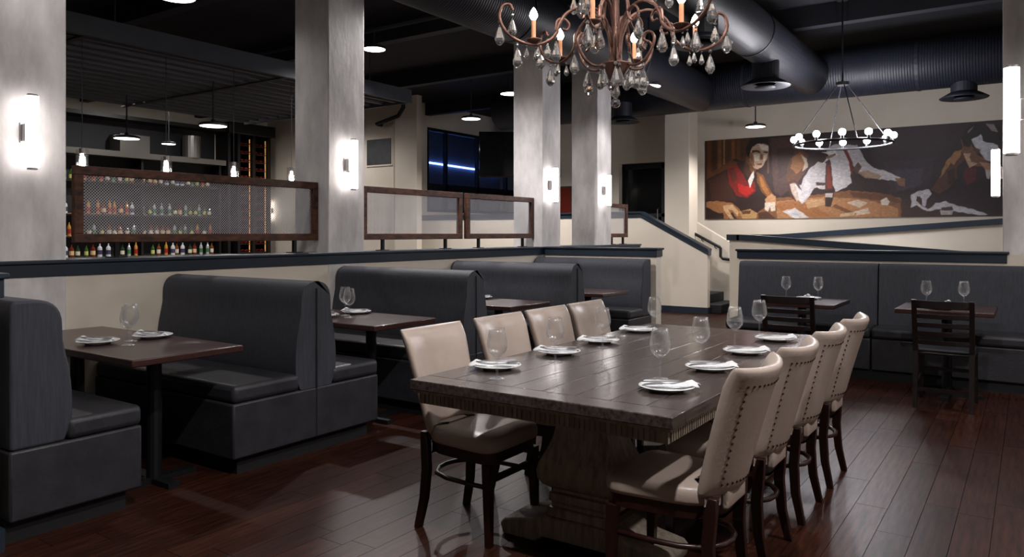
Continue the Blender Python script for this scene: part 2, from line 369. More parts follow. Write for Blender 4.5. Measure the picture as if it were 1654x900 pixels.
# ducts
def duct(name, label, p, q, r):
    t = thing('air_duct', label, 'duct', (0, 0, 0), 0, 'painted round ducts')
    MB().tube([p, q], r, 32).build('duct_body', 'duct_y' if p[0] == q[0] else 'duct_x', t, smooth=True)
    p, q = Vector(p), Vector(q); n = int((q-p).length/2.4); ax = (q-p).normalized()
    for k in range(1, n):
        c = p+(q-p)*k/n
        MB().tube([c-ax*.02, c+ax*.02], r+.007, 32).build('joint_band', 'duct', t, smooth=False)
    return t
duct('d', 'long navy round duct running above the booth edge, behind the crystal chandelier', (-4.45, 1.0, 3.7), (-4.45, 12.0, 3.7), .3)
duct('d', 'navy round duct crossing in front of the mural wall', (-8.5, 12.0, 3.78), (3.5, 12.0, 3.78), .37)
duct('d', 'navy round duct right of the crystal chandelier, meeting the cross duct', (-2.7, 2.5, 3.75), (-2.7, 12.0, 3.75), .28)
def diffuser(loc, top, label):
    t = thing('round_diffuser', label, 'air vent', loc, 0, 'round ceiling diffusers')
    MB().lathe([(0, .07), (.16, .07), (.16, top-loc[2]), (0, top-loc[2])], 24).build('neck', 'duct', t, smooth=False)
    MB().lathe([(.12, .02), (.29, -.01), (.30, 0), (.2, .06), (.16, .08), (.1, .05)], 32).build('flange', 'duct', t, smooth=True)
    MB().lathe([(0, -.035), (.11, -.03), (.13, -.015), (.1, .0), (0, .005)], 24).build('centre_cone', 'duct', t, smooth=True)
diffuser((-2.7, 9.45, 3.22), 3.6, 'round drop diffuser under the duct left of the ring chandelier')
diffuser((-.755, 11.98, 3.25), 3.6, 'round drop diffuser above the right end of the mural')
diffuser((-2.68, 7.2, 3.27), 3.6, 'dark round diffuser behind the right side of the crystal chandelier')
diffuser((-5.7, 11.6, 3.29), 3.6, 'dark round diffuser above the doorway, right of the farthest concrete column')
# beams and pipes under the ceiling
for i, y in enumerate((2.6, 5.2, 7.8, 10.4, 13.2)):
    o = MB().box(-16.2, y, 4.12, 4, y+.16, 4.4).build('ceiling_beam', 'beam')
    tag(o, ['black ceiling beam over the long table', 'black ceiling beam above the second booth', 'black ceiling beam above the fourth booth', 'black ceiling beam above the ramp', 'black ceiling beam above the stairs'][i], 'beam', 'black ceiling beams')
tag(MB().tube([(-3.2, 8.4, 4.22), (3.5, 8.4, 4.22)], .03, 8).build('conduit_pipe', 'duct'), 'thin grey conduit under the ceiling at upper right', 'pipe')
tag(MB().tube([(-12.5, 7.2, 4.1), (-4.6, 7.2, 4.1)], .04, 8).build('sprinkler_pipe', 'beam'), 'thin black sprinkler pipe under the dark ceiling', 'pipe')
cp = MB().tube([(-11.3, 12.25, 4.38), (-11.3, 12.25, 4.15), (-11.45, 12.25, 3.98), (-12.1, 12.25, 3.85), (-12.1, 12.4, 3.85)], .045, 8)
tag(cp.build('bent_pipe', 'beam', smooth=True), 'bent black pipe running along the top of the cream pilaster', 'pipe')
tag(MB().tube([(-11.72, 12.41, 1.3), (-11.72, 12.41, 3.85)], .03, 8).build('wall_conduit', 'cream'), 'thin cream conduit running down beside the slate picture', 'pipe')

# downlights
def downlight(i, loc, r, label, power=1., spot=155):
    x, y, z = loc
    t = thing('pendant_downlight', label, 'downlight', loc, 0, 'black pendant downlights')
    MB().lathe([(0, .011), (r, .011), (r, 0), (r*1.04, 0), (r*1.04, .03), (r*.9, .045), (.03, .05), (.03, .09), (0, .09)], 24).build('housing', 'beam', t)
    MB().lathe([(0, -.005), (r*.98, -.001), (r*.98, .01), (0, .01)], 24).build('lens', 'lens', t)
    top = 3.5 if z < 3 else 4.4
    MB().tube([(0, 0, .09), (0, 0, top-z)], .012, 6).build('stem', 'beam', t)
    light('lamp', 'SPOT', t, (0, 0, -.03), DOWN_W*power, (1, .945, .93), .06, spot, .5)
for a in (
    ((-7.36, 7.4, 3.9), .152, 'bright downlight right of the column between the mesh screens', .75),
    ((-5.19, 6.14, 3.87), .18, 'bright downlight cut by the top edge, left of the crystal chandelier', 1.4),
    ((-6.99, 4.29, 3.74), .18, 'bright downlight cut by the top edge above the bar canopy', .25),
    ((-7.39, 10.7, 3.8), .17, 'small downlight partly hidden by the column beside the television', 1.),
    ((-8.68, 11.27, 3.55), .175, 'bright downlight hanging above the black window', 1.),
    ((-4.38, 9.73, 3.44), .165, 'bright downlight right below the crystal chandelier', .55),
    ((-3.97, 13.29, 3.26), .165, 'bright downlight against the cream wall left of the mural', .9),
    ((-9.31, 6.26, 2.88), .18, 'bright downlight under the bar canopy, left of the wine cabinet', .35),
    ((-11.34, 6.15, 2.84), .18, 'downlight low behind the bar pendants', .35),
    ((-14.1, 8.49, 3.17), .13, 'small distant downlight behind the bar', .3),
    ((-.6, 1.3, 3.9), .17, 'unseen downlight added overhead near the camera', 1.5),  # out of view, added for light from the near ceiling
    ((.9, 6.4, 3.9), .17, 'unseen downlight added overhead at the right of the banquette', .5),  # extra lamp out of view, added to the overhead lighting
    ((1.2, 3.2, 3.9), .17, 'unseen downlight added overhead at the right of the long table', 1.15),  # added out of view, also brightens the concrete columns
    ((-1.4, 6.6, 4.0), .17, 'unseen downlight added overhead between long table and banquette', .2),  # unseen extra lamp, added for overhead light here
    ((-4.72, 1.75, 4.0), .16, 'unseen downlight added to brighten the leftmost concrete column', .3),  # added above the view to light the front of this column
    ((-13.7, 6.0, 4.33), .15, 'hidden downlight added above the back bar shelves, behind the canopy', .6, 178),  # added out of sight to brighten the wall behind the bar
    ((-13.7, 8.9, 4.33), .15, 'hidden downlight added above the wine cabinet end, behind the canopy', .6, 178),  # second added lamp for the bar wall, hidden by the canopy
    ((-13.3, 10.8, 4.2), .15, 'downlight added to brighten the cream wall beside the wine cabinet', .6),  # extra lamp put in to lift the dark cream wall
    ((-6.4, 16.2, 3.5), .12, 'small downlight added to brighten the dark hall', .12)):  # lamp put in for brightness and glints behind the door
    downlight(0, *a)

# bar canopy
t = thing('bar_canopy', 'black slatted canopy hanging above the bar', 'canopy', (-8.15, 0, 3.47))
MB().box(-.03, -2, 0, .03, 9.0, .21).build('fascia', 'fascia', t)
MB().box(-4.2, 8.96, 0, -.03, 9.0, .21).build('end_fascia', 'fascia', t)
sl = MB().box(-.03, -2, 0, .03, 8.95, .08).build('slat', 'slat', t)
for k in range(1, 15):
    o = sl if k == 1 else sl.copy()
    if k > 1: C.objects.link(o); o.parent = t
    o.location = (-.29*k, 0, .03)
for y in (1.2, 4.0, 6.6): MB().box(-4.2, y, .01, -.03, y+.06, .03).build('cross_rail', 'beam', t)
for y in (1, 4.5, 8.5):
    for x in (-.4, -3.8): MB().tube([(x, y, .15), (x, y, .93)], .01, 6).build('hanger_rod', 'beam', t)

# glass pendants over the bar
for i, (px, y, z) in enumerate(((-8.44, 4.09, 2.19), (-8.44, 5.05, 2.19), (-8.44, 5.97, 2.19), (-8.44, 6.89, 2.19))):
    t = thing('glass_pendant', ['first', 'second', 'third', 'last'][i]+' glass cylinder pendant of the row over the bar, counted from the left', 'pendant lamp', (px, y, z-.1), 0, 'glass pendants over the bar')
    MB().lathe([(.055, 0), (.062, 0), (.062, .22), (.055, .22), (.055, 0)], 18).build('glass_shade', 'shade', t, smooth=False)
    MB().lathe([(0, .01), (.022, .02), (.03, .06), (.022, .12), (.012, .17), (0, .17)], 12).build('bulb', 'bulb', t, smooth=True)
    MB().lathe([(0, .17), (.03, .17), (.03, .225), (0, .225)], 12).build('socket', 'nickel', t)
    MB().tube([(0, 0, .225), (0, 0, 1.41)], .004, 5).build('cord', 'beam', t)
    light('lamp', 'POINT', t, (0, 0, .09), 25, (1, .86, .7), .02)
# bar counter (low, behind the half wall)
t = thing('bar_counter', 'long dark bar counter behind the half wall', 'counter', (-8.3, 0, 0))
MB().box(-.3, -2, 0, .25, 9, .98).build('front_panel', 'cabinet', t); MB().box(-.4, -2.05, .98, .4, 9.05, 1.03).build('worktop', 'boothtop', t, bevel=.008)

# back bar
t = thing('back_bar', 'dark back bar unit with lit bottle shelves', 'shelf unit', (-16.2, 0, 0))
MB().box(.01, 5.5, 0, .7, 10.9, .9).build('cabinet_body', 'cabinet', t); MB().box(.01, 5.5, .9, .75, 10.9, .92).build('worktop', 'ss', t)
MB().box(.01, 5.5, .92, .04, 10.9, 3.85).build('back_panel', 'kitchen', t)
ROWZ = (.92, 1.34, 1.80, 2.48)
for z in ROWZ[1:]: MB().box(.04, 5.6, z-.03, .36, 10.8, z).build('shelf', 'cabinet', t)
for y in (5.55, 7.2, 8.9, 10.8): MB().box(.04, y, .92, .38, y+.05, 3.1).build('upright', 'cabinet', t)
for z in ROWZ[1:]: MB().box(.05, 5.65, z+.002, .065, 10.75, z+.012).build('shelf_light', 'warm', t)
MB().box(.04, 5.5, 3.0, .5, 10.9, 3.12).build('steel_ledge', 'ss', t)
MB().box(.04, 8.4, 3.12, .45, 9.05, 3.5).build('hood_box', 'ss', t)
MB().lathe([(0, 0), (.2, 0), (.2, .5), (0, .5)], 20, (.35, 10.1, 3.12)).build('hood_pipe', 'ss', t)
MB().box(.04, 5.5, 3.8, .5, 10.9, 3.88).build('top_beam', 'cabinet', t)
BC = [((60, 92, 40), (210, 200, 120)), ((120, 66, 24), (220, 215, 205)), ((210, 214, 218), (70, 60, 90)), ((190, 140, 60), (160, 30, 30)), ((40, 60, 36), (225, 215, 190)), ((110, 40, 30), (220, 190, 140)), ((176, 176, 182), (60, 120, 70))]
protos = []
for i, (gc, lc) in enumerate(BC):
    M['bg%d' % i] = mat('bottle_glass_%d' % i, gc, .12, coat=.3); M['bl%d' % i] = mat('bottle_label_%d' % i, lc, .6)
    b = MB(); r0 = .036+.005*(i % 3); h = .26+.02*(i % 4)
    b.lathe([(0, 0), (r0, 0), (r0, h*.58), (r0*.8, h*.66), (.013, h*.76), (.013, h*.93)], 10)
    b.cur = 1; b.lathe([(r0+.001, h*.15), (r0+.001, h*.45)], 10)
    b.cur = 2; b.lathe([(.015, h*.9), (.015, h), (0, h)], 8)
    o = b.build('liquor_bottle', ['bg%d' % i, 'bl%d' % i, 'black'], smooth=False); protos.append(o)
first = [True]*len(protos); cnt = {}
NTH = ['first', 'second', 'third', 'fourth', 'fifth', 'sixth', 'seventh', 'eighth', 'ninth', 'tenth', 'eleventh', 'twelfth', 'thirteenth', 'fourteenth']
ROWN = ['bottle on the back bar worktop', 'bottle on the lowest shelf behind the mesh screen', 'bottle on the middle shelf behind the mesh screen', 'bottle on the top shelf of the back bar']
CN = ['green', 'amber', 'clear', 'golden', 'dark green', 'brown', 'pale']
for rI, z in enumerate(ROWZ):
    y = 6.6
    while y < 10.7:
        k = random.randrange(len(protos))
        if not any(abs(y-(u+.025)) < .075 for u in (7.2, 8.9)):
            o = protos[k]
            if first[k]: first[k] = False
            else: o = o.copy(); C.objects.link(o)
            o.location = (-16.2+.2+random.uniform(-.04, .04)+(.25 if rI == 0 else 0), y, z)
            cnt[k, rI] = cnt.get((k, rI), 0)+1
            tag(o, NTH[cnt[k, rI]-1]+' '+CN[k]+' '+ROWN[rI]+', from the left', 'bottle', 'bottles of the back bar')
        y += random.uniform(.11, .17)
# wine cabinet
t = thing('wine_cabinet', 'tall black wine cabinet with warm lit bottle racks', 'cabinet', (-16.2, 10.95, 0))
MB().box(.01, 0, 0, .06, 1.22, 4.1).build('back_panel', 'cabinet', t)
for y in (0, .27, .70, 1.15): MB().box(.06, y, .0, .5, y+.07, 4.0).build('upright', 'cabinet', t)
MB().box(.0, -.04, 3.78, .62, 1.28, 4.05).build('crown', 'cabinet', t, bevel=.02); MB().box(.06, 0, 0, .5, 1.22, .85).build('base', 'cabinet', t)
for y in (.345, .64, .775, 1.1): MB().box(.42, y, .95, .44, y+.018, 3.7).build('led_strip', 'warm', t)
for y in (.34, .77):
    for k in range(14): MB().box(.06, y, .93+.2*k, .45, y+.36 if y < .5 else y+.38, .945+.2*k).build('rack_shelf', 'rustic', t)
wp = MB().tube([(-16.1, 0, 0), (-15.86, 0, 0), (-15.82, 0, 0), (-15.74, 0, 0)], [.038, .038, .015, .015], 8).build('wine_bottle', 'bg5', smooth=False)
k0 = True
for ci, y in enumerate((10.95+.40, 10.95+.52, 10.95+.64, 10.95+.83, 10.95+.95, 10.95+1.07)):
    for k in range(14):
        o = wp if k0 else wp.copy()
        if not k0: C.objects.link(o)
        k0 = False; o.location = (0, y, .945+.2*k+.039)
        tag(o, 'wine bottle lying in the wine cabinet, %s column from left, %s row up' % (NTH[ci], NTH[k]), 'bottle', 'wine bottles in the cabinet')

# slate picture, television, small picture
t = thing('wall_picture', 'dark slate framed picture on the cream wall right of the concrete column', 'picture', (-12.2, 12.45, 3.25))
MB().box(-.42, -.03, -.33, .42, -.001, .33).build('picture_frame', 'cream', t, bevel=.005); MB().box(-.38, -.036, -.29, .38, -.03, .29).build('print', 'slate', t)
t = thing('television', 'black flat television hung from the ceiling beside the concrete column', 'television', (-6.42, 9.55, 2.6))
TV = MB().box(-.62, -.03, -.36, .62, .03, .36).build('panel', 'black', t, bevel=.008); TV.rotation_euler = (math.radians(-14), 0, math.radians(38))
S = MB().box(-.59, -.034, -.33, .59, -.0301, .33).build('screen', 'black', TV)
MB().tube([(.0, .1, 0), (0, .18, .1), (0, .18, 1.8)], .03, 8).build('ceiling_pole', 'iron', t)
MB().box(-.3, .03, -.15, .3, .09, .15).build('bracket', 'iron', TV)
t = thing('small_picture', 'small colourful framed picture between the two far concrete columns', 'picture', (-8.75, 14.6, 2.1))
MB().box(-.35, -.03, -.35, .35, -.001, .35).build('picture_frame', 'rustic', t); MB().box(-.31, -.035, -.31, .31, -.03, .31).build('print', 'bg5', t)

# mesh screens
def screen(y0, y1, label, feet):
    t = thing('mesh_screen', label, 'screen', (-5.45, y0, 1.225), 0, 'rustic framed wire mesh screens')
    L, z0, z1, fw_ = y1-y0, .11, .645, .062
    MB().box(-.025, 0, z0, .025, L, z0+fw_).build('bottom_rail', 'rustic', t, bevel=.004)
    MB().box(-.025, 0, z1-fw_, .025, L, z1).build('top_rail', 'rustic', t, bevel=.004)
    for y in (0, L-fw_): MB().box(-.0245, y, z0+fw_, .0245, y+fw_, z1-fw_).build('stile', 'rustic', t, bevel=.004)
    a, b, c, d = fw_, L-fw_, z0+fw_, z1-fw_
    m = MB(); p = .021; w2 = .0019
    for sg in (1, -1):
        s = -(d-c)
        while s < b-a:
            # wire from (a+s, c) going up at 45 degrees
            q0, q1 = max(0, -s), min(d-c, b-a-s)
            if q1 > q0:
                pts = [(a+s+q, (c+q) if sg == 1 else (d-q)) for q in (q0, q1)]
                (ya, za), (yb, zb) = pts; n = (-sg*.7071*w2, .7071*w2); e = .0012*sg
                m._add([(e, ya-n[0], za-n[1]), (e, ya+n[0], za+n[1]), (e, yb+n[0], zb+n[1]), (e, yb-n[0], zb-n[1])], [(0, 1, 2, 3)])
            s += p
    o = m.build('wire_mesh', 'wire', t); o['kind'] = 'stuff'
    for y in feet:
        MB().box(-.015, y-.015, 0.008, .015, y+.015, z0).build('foot_post', 'iron', t)
        MB().box(-.04, y-.06, 0, .04, y+.06, .008).build('foot_plate', 'iron', t)
screen(2.58, 4.735, 'long wire mesh screen in rustic wood frame in front of the bottle shelves', (.3, 1.9))
screen(5.30, 6.89, 'rustic framed mesh screen just right of the concrete column, second along the half wall', (.3, 1.3))
screen(6.97, 8.41, 'rustic framed mesh screen ending at the corner column', (.25, 1.2))
screen(10.4, 11.24, 'short rustic framed mesh screen nearest the stairs', (.3, .7))

# ------------------------------------------------------------------ booths
def rprof(pts, r=.1, n=5):
    out = []
    for i, p in enumerate(pts):
        p = Vector(p); a = Vector(pts[i-1]); b = Vector(pts[(i+1) % len(pts)])
        rr = r[i] if hasattr(r, '__len__') else r
        if rr <= 0: out.append(tuple(p)); continue
        da, db = (a-p).normalized(), (b-p).normalized()
        A, B = p+da*rr, p+db*rr
        for k in range(n+1):
            t = k/n; q = A*(1-t)**2+p*2*t*(1-t)+B*t*t; out.append(tuple(q))
    return out
X0, X1 = -5.296, -3.75
def booth(yc, label, sides=(-1, 1)):
    t = thing('booth_bench', label, 'booth', (0, yc, 0), 0, 'charcoal upholstered booths')
    h = .58 if len(sides) == 2 else .5; lo = -h if -1 in sides else -.11; hi = h if 1 in sides else .11; bc = .03 if len(sides) == 2 else 0
    MB().box(X0, lo+.06 if -1 in sides else lo, 0, X1-.05, hi-.06 if 1 in sides else hi, .1).build('toe_kick', 'toe', t)
    MB().box(X0, lo, .1, X1, hi, .42).build('base', 'fabric2', t, bevel=.012)
    # rounded backrest profile (y,z)
    A = -.155 if -1 in sides else -.105; B = .155 if 1 in sides else .105
    rs = [.02, .02, .13 if 1 in sides else .03, .13 if -1 in sides else .03]
    prof = rprof([(A+.04 if -1 in sides else A, .42), (B-.04 if 1 in sides else B, .42), (B-.035 if 1 in sides else B, 1.095), (A+.035 if -1 in sides else A, 1.095)], rs, 7)
    # swell where the back meets the seat
    pr2 = []
    for y, z in prof:
        bul = .035*max(0, 1-((z-.62)/.26)**2)
        if y < -.05 and -1 in sides: y -= bul
        if y > .05 and 1 in sides: y += bul
        pr2.append((y, z))
    pr3 = []
    n = len(pr2)
    for i in range(n):
        a, b = pr2[i], pr2[(i+1) % n]; pr3.append(a)
        if abs(a[1]-b[1]) > .3:
            for k in range(1, 8):
                z = a[1]+(b[1]-a[1])*k/8; y = a[0]+(b[0]-a[0])*k/8
                sgn = -1 if y < 0 else 1
                if sgn in sides: y += sgn*.035*max(0, 1-((z-.62)/.26)**2)
                pr3.append((y, z))
    pr3 = [(y+bc, z) for y, z in pr3]; A += bc; B += bc
    bk = MB().prism(pr3, 'x', X0+.004, X1-.004).build('backrest', 'fabric', t, bevel=.035, bseg=4)
    MB().tube([(X1, .03, .42)] + [(X1+.0, .03, z) for z in (.6, .8, 1.0, 1.05)], .006, 6).build('piping', 'pipe', bk) if len(sides) == 2 else None
    for s in sides:
        y0, y1 = (lo+.0, A+.02) if s == -1 else (B-.02, hi)
        MB().box(X0+.004, y0, .42, X1+.006, y1, .525).build('seat_cushion', 'fabric2', t, bevel=.03, bseg=3)
    if len(sides) == 2: MB().tube([(X1+.001, .03, .11), (X1+.001, .03, .42)], .004, 5).build('piping', 'pipe', t)
    return t
booth(1.615, 'charcoal booth seat at the lower left corner against the low end wall', (1,))
booth(3.23, 'large charcoal double booth nearest the camera, between the first two booth tables')
booth(4.91, 'second charcoal double booth, behind the nearest cream chair')
booth(6.59, 'third charcoal double booth, farther along the half wall')
booth(8.30, 'charcoal booth seat against the far half wall', (-1,))

def booth_table(yc, label):
    t = thing('booth_table', label, 'table', (-4.5, yc, 0), 0, 'walnut booth tables')
    MB().box(-.78, -.325, .722, .78, .325, .76).build('tabletop', 'boothtop', t, bevel=.006)
    for x in (-.45, .42):
        MB().tube([(x, 0, .03), (x, 0, .715)], .04, 12).build('post', 'iron', t, smooth=False)
        b = MB().box(x-.2, -.035, 0, x+.2, .035, .03).box(x-.035, -.24, 0, x+.035, -.035, .03).box(x-.035, .035, 0, x+.035, .24, .03)
        b.build('foot', 'iron', t); MB().box(x-.12, -.12, .71, x+.12, .12, .722).build('mount_plate', 'iron', t)
    return t
BT = [2.37, 4.07, 5.72, 7.43]
for y, l in zip(BT, ('walnut booth table nearest the camera, at the left', 'walnut booth table beyond the large double booth', 'walnut booth table third along the half wall', 'walnut booth table farthest along the half wall')):
    booth_table(y, l)

# ------------------------------------------------------------------ banquette
t = thing('banquette', 'long charcoal banquette against the right half wall', 'banquette', (0, 8.5, 0))
MB().box(-2.6, -.62, 0, 2.5, -.02, .1).build('toe_kick', 'toe', t)
for a, b in ((-2.66, -1.262), (-1.252, .15), (.16, 2.5)):
    MB().box(a, -.66, .1, b, -.02, .40).build('base', 'fabric2', t, bevel=.012)
    MB().box(a, -.67, .40, b, -.19, .50).build('seat_cushion', 'fabric2', t, bevel=.03, bseg=3)
    MB().prism(rprof([(-.26, .44), (-.02, .44), (-.02, 1.095), (-.2, 1.095)], [.02, .01, .03, .06], 4), 'x', a, b).build('backrest', 'fabric', t, bevel=.04, bseg=3)
def small_table(x, y, label):
    t = thing('dining_table', label, 'table', (x, y, 0), 0, 'walnut banquette tables')
    MB().box(-.36, -.36, .722, .36, .36, .76).build('tabletop', 'boothtop', t, bevel=.006)
    MB().tube([(0, 0, .03), (0, 0, .715)], .04, 12).build('post', 'iron', t)
    MB().box(-.27, -.035, 0, .27, .035, .03).box(-.035, -.27, 0, .035, -.035, .03).box(-.035, .035, 0, .035, .27, .03).build('foot', 'iron', t)
small_table(-1.80, 7.5, 'small walnut table by the banquette behind the cream chairs')
small_table(-.60, 7.5, 'small walnut table by the banquette at the right')

# ladder-back chair, faces +y
def ladder_chair(loc, label):
    t = thing('ladder_back_chair', label, 'chair', loc, 0, 'dark ladder back chairs')
    MB().box(-.215, -.19, .425, .215, .24, .445).build('seat_rail', 'dark', t, bevel=.006)
    MB().box(-.21, -.185, .445, .21, .25, .475).build('seat', 'fabric2', t, bevel=.014, bseg=3)
    for s in (-1, 1):
        MB().bar((s*.195, .215, .425), (s*.2, .225, 0), .02, .02, (0, 1, 0), .014, .014).build('front_leg', 'dark', t)
        MB().bar((s*.195, -.19, .45), (s*.195, -.24, 0), .019, .02, (0, 1, 0), .015, .016).build('rear_leg', 'dark', t)
        MB().bar((s*.195, -.19, .45), (s*.2, -.27, .87), .019, .018, (0, 1, 0), .017, .014).build('back_post', 'dark', t)
        MB().bar((s*.197, -.2, .18), (s*.197, .21, .2), .01, .014).build('side_stretcher', 'dark', t)
    for z, h in ((.53, .03), (.60, .03), (.67, .03), (.74, .03), (.835, .055)):
        y = -.2-.07*(z-.45)/.42
        pts = [(x, y-.03*(1-(x/.19)**2), z) for x in (-.19, -.14, -.09, -.045, 0, .045, .09, .14, .19)]
        lp = [(x, yy-.008) for x, yy, _ in pts]+[(x, yy+.008) for x, yy, _ in reversed(pts)]
        MB().prism(lp, 'z', z-h/2-.004, z+h/2+.004).build('slat', 'dark', t, bevel=.003)
    MB().bar((-.19, .2, .26), (.19, .2, .26), .01, .014).build('front_stretcher', 'dark', t); MB().bar((-.19, -.215, .15), (.19, -.215, .15), .01, .014).build('rear_stretcher', 'dark', t)
ladder_chair((-1.70, 6.85, 0), 'dark ladder back chair half hidden behind the cream chairs')
ladder_chair((-.575, 7.08, 0), 'dark ladder back chair at the right banquette table')
MURAL=[
((74,45,25),[2,158,89,157,89,64,2,67]),
((98,60,30),[4,158,12,159,12,79,4,77]),
((60,35,20),[16,157,23,158,23,78,16,76]),
((112,72,38),[26,157,33,157,33,78,26,76]),
((150,112,70),[37,156,44,157,44,78,37,76]),
((70,42,24),[40,156,48,156,48,78,40,75]),
((120,72,34),[53,155,60,155,60,77,53,75]),
((92,56,28),[63,154,70,155,70,77,63,74]),
((96,66,50),[122,133,125,133,125,86,122,86]),
((72,50,46),[127,152,179,153,170,61,147,41,134,51]),
((58,38,36),[139,132,173,135,162,84,143,74]),
((50,34,40),[295,150,419,151,410,52,334,44]),
((58,44,52),[320,97,401,100,391,53,334,42]),
((66,58,70),[334,82,382,83,380,53,344,46]),
((128,84,50),[69,23,134,39,173,40,222,44,266,49,315,43,349,33,365,14,352,-2,69,-4]),
((168,120,80),[139,32,222,39,295,32,344,16,346,0,140,-1]),
((150,98,58),[134,27,179,35,211,20,238,2,190,1,147,13]),
((190,150,112),[190,33,222,36,227,25,195,17]),
((196,178,160),[262,27,280,32,297,26,283,17]),
((200,182,162),[274,11,297,17,301,7,279,4]),
((112,70,44),[243,25,279,7,270,5,238,20]),
((196,172,140),[252,7,279,11,274,4,250,2]),
((206,200,200),[149,14,173,19,198,1,173,-1]),
((150,170,190),[165,10,174,11,179,7,170,6]),
((72,42,28),[104,11,122,14,138,-1,106,-2]),
((92,58,36),[266,46,334,40,356,22,334,27,274,37]),
((206,196,186),[317,30,327,35,332,27,329,21,319,22]),
((60,38,34),[349,33,368,27,497,-3,497,2,391,-2,350,-1]),
((40,22,16),[2,84,26,99,58,118,81,110,108,92,122,60,134,41,122,25,101,10,2,3]),
((92,54,26),[55,116,65,108,38,95,2,79,2,88,26,100]),
((60,30,18),[7,77,40,90,50,65,63,35,13,35]),
((112,68,30),[101,90,113,84,127,55,136,41,127,32,113,49,103,68]),
((150,98,48),[106,82,111,80,127,48,122,42,110,61]),
((118,22,18),[44,99,63,106,75,88,87,64,97,73,101,54,84,40,63,45,48,70]),
((168,26,20),[65,70,82,62,91,64,97,54,82,43,67,53]),
((80,30,20),[46,97,58,101,65,77,55,70]),
((104,66,44),[82,124,94,109,103,95,96,85,87,78,78,93]),
((66,38,26),[78,110,87,105,91,88,87,76,77,91]),
((184,156,132),[91,140,110,145,124,139,124,124,121,113,115,102,104,94,95,99,89,112,87,126]),
((120,82,58),[87,128,93,128,96,116,98,99,90,107]),
((216,204,194),[106,143,124,138,123,129,110,131]),
((210,196,184),[96,124,107,122,106,111,98,109]),
((206,190,176),[115,122,122,122,118,111,114,108]),
((54,32,24),[93,132,102,132,109,128,108,125,100,128,93,126]),
((54,32,24),[114,128,123,127,122,124,115,126]),
((110,74,54),[109,125,113,122,114,113,108,112]),
((112,58,46),[102,106,113,106,110,102,103,103]),
((22,13,11),[82,124,82,141,91,152,108,156,122,152,125,140,117,144,101,143,93,138,90,128,85,119]),
((216,210,206),[85,74,91,85,96,92,97,80,89,59]),
((184,140,100),[117,37,129,48,138,41,138,25,120,25]),
((212,200,186),[117,30,136,31,137,15,129,13,127,23,123,13,117,17]),
((150,100,60),[2,35,26,36,56,31,70,17,72,0,63,0,55,14,46,0,38,0,36,12,26,12,2,25]),
((196,160,120),[36,27,55,28,67,14,65,5,55,17,46,19,58,0,50,0,38,17]),
((178,140,92),[67,14,89,19,103,11,101,-1,75,0]),
((84,48,28),[72,15,91,16,89,10,75,9]),
((88,52,30),[163,110,181,130,196,117,198,99,187,79,172,61,158,66,158,90]),
((140,92,52),[167,112,181,123,192,111,187,92,174,82,165,94]),
((192,176,164),[183,118,196,108,196,94,185,86,190,102]),
((52,34,32),[196,122,222,127,238,122,237,101,218,93,203,87,194,104]),
((196,192,196),[201,94,214,103,231,99,229,59,207,55,196,37,185,26,172,42,161,59,167,70,183,61,190,79]),
((206,202,206),[227,127,245,134,280,129,295,98,307,87,327,81,349,68,342,63,315,67,291,74,279,84,270,99,262,118,268,89,270,62,262,55,243,47,239,59,235,101]),
((160,132,110),[279,81,297,83,319,73,315,67,293,70]),
((86,62,52),[281,99,287,90,279,77,272,86]),
((112,40,32),[256,123,262,123,272,99,273,75,268,84,266,100]),
((74,42,36),[227,102,235,104,237,81,239,52,226,50,226,79]),
((126,48,38),[229,95,234,97,238,54,229,54]),
((222,216,214),[220,120,243,122,248,114,235,108,220,98,233,115]),
((120,96,84),[226,111,243,117,244,113,231,107]),
((60,40,36),[209,66,226,64,226,59,211,60]),
((202,196,196),[211,57,226,60,226,52,216,53]),
((70,42,32),[156,66,172,72,181,61,190,40,179,38,167,54,174,31,165,40]),
((190,172,160),[163,64,172,66,185,40,176,31,167,47]),
((206,202,206),[172,66,185,51,192,74,201,60,194,40,184,26,179,40]),
((44,26,22),[225,50,241,49,239,34,235,20,226,21]),
((196,186,180),[226,45,239,45,238,37,226,38]),
((140,100,70),[340,68,356,67,356,52,346,55]),
((44,26,28),[396,42,413,77,432,95,463,89,497,99,497,3,446,10,410,19]),
((92,58,38),[395,47,406,63,417,90,428,108,442,113,446,94,433,83,433,64,419,46,406,38]),
((170,124,80),[407,65,417,92,430,108,441,111,437,99,428,85,424,91,415,73]),
((60,34,26),[419,77,430,81,431,62,421,52]),
((94,24,34),[444,80,461,81,460,59,447,51,442,66]),
((120,82,58),[439,128,449,131,454,116,463,101,479,88,468,81,453,84,442,101]),
((28,18,18),[440,132,447,148,465,154,485,151,496,144,496,114,485,120,473,119,468,132,456,126,451,115,442,117]),
((130,118,116),[448,141,458,150,454,143,449,137]),
((140,128,124),[473,152,485,150,491,136,482,139]),
((204,204,214),[454,127,467,135,470,123,480,120,491,116,491,96,482,88,472,93,465,108,458,114]),
((90,58,40),[458,114,467,109,463,103,456,108]),
((196,160,130),[442,105,453,104,451,98,454,90,463,87,451,80,447,90]),
((206,196,190),[473,76,482,76,479,60,475,62]),
((178,140,106),[465,89,484,86,482,76,473,76]),
((204,202,208),[365,39,378,45,393,47,396,40,390,30,386,17,381,20,382,32,375,35,373,27,380,20,391,13,402,23,417,26,432,19,456,12,477,3,468,1,432,8,410,13,390,9,373,20,365,16]),
((70,44,36),[373,30,378,36,381,30,378,22]),
((60,42,38),[410,15,426,17,428,11,413,9]),
((190,180,176),[408,11,428,10,426,3,410,3]),
]
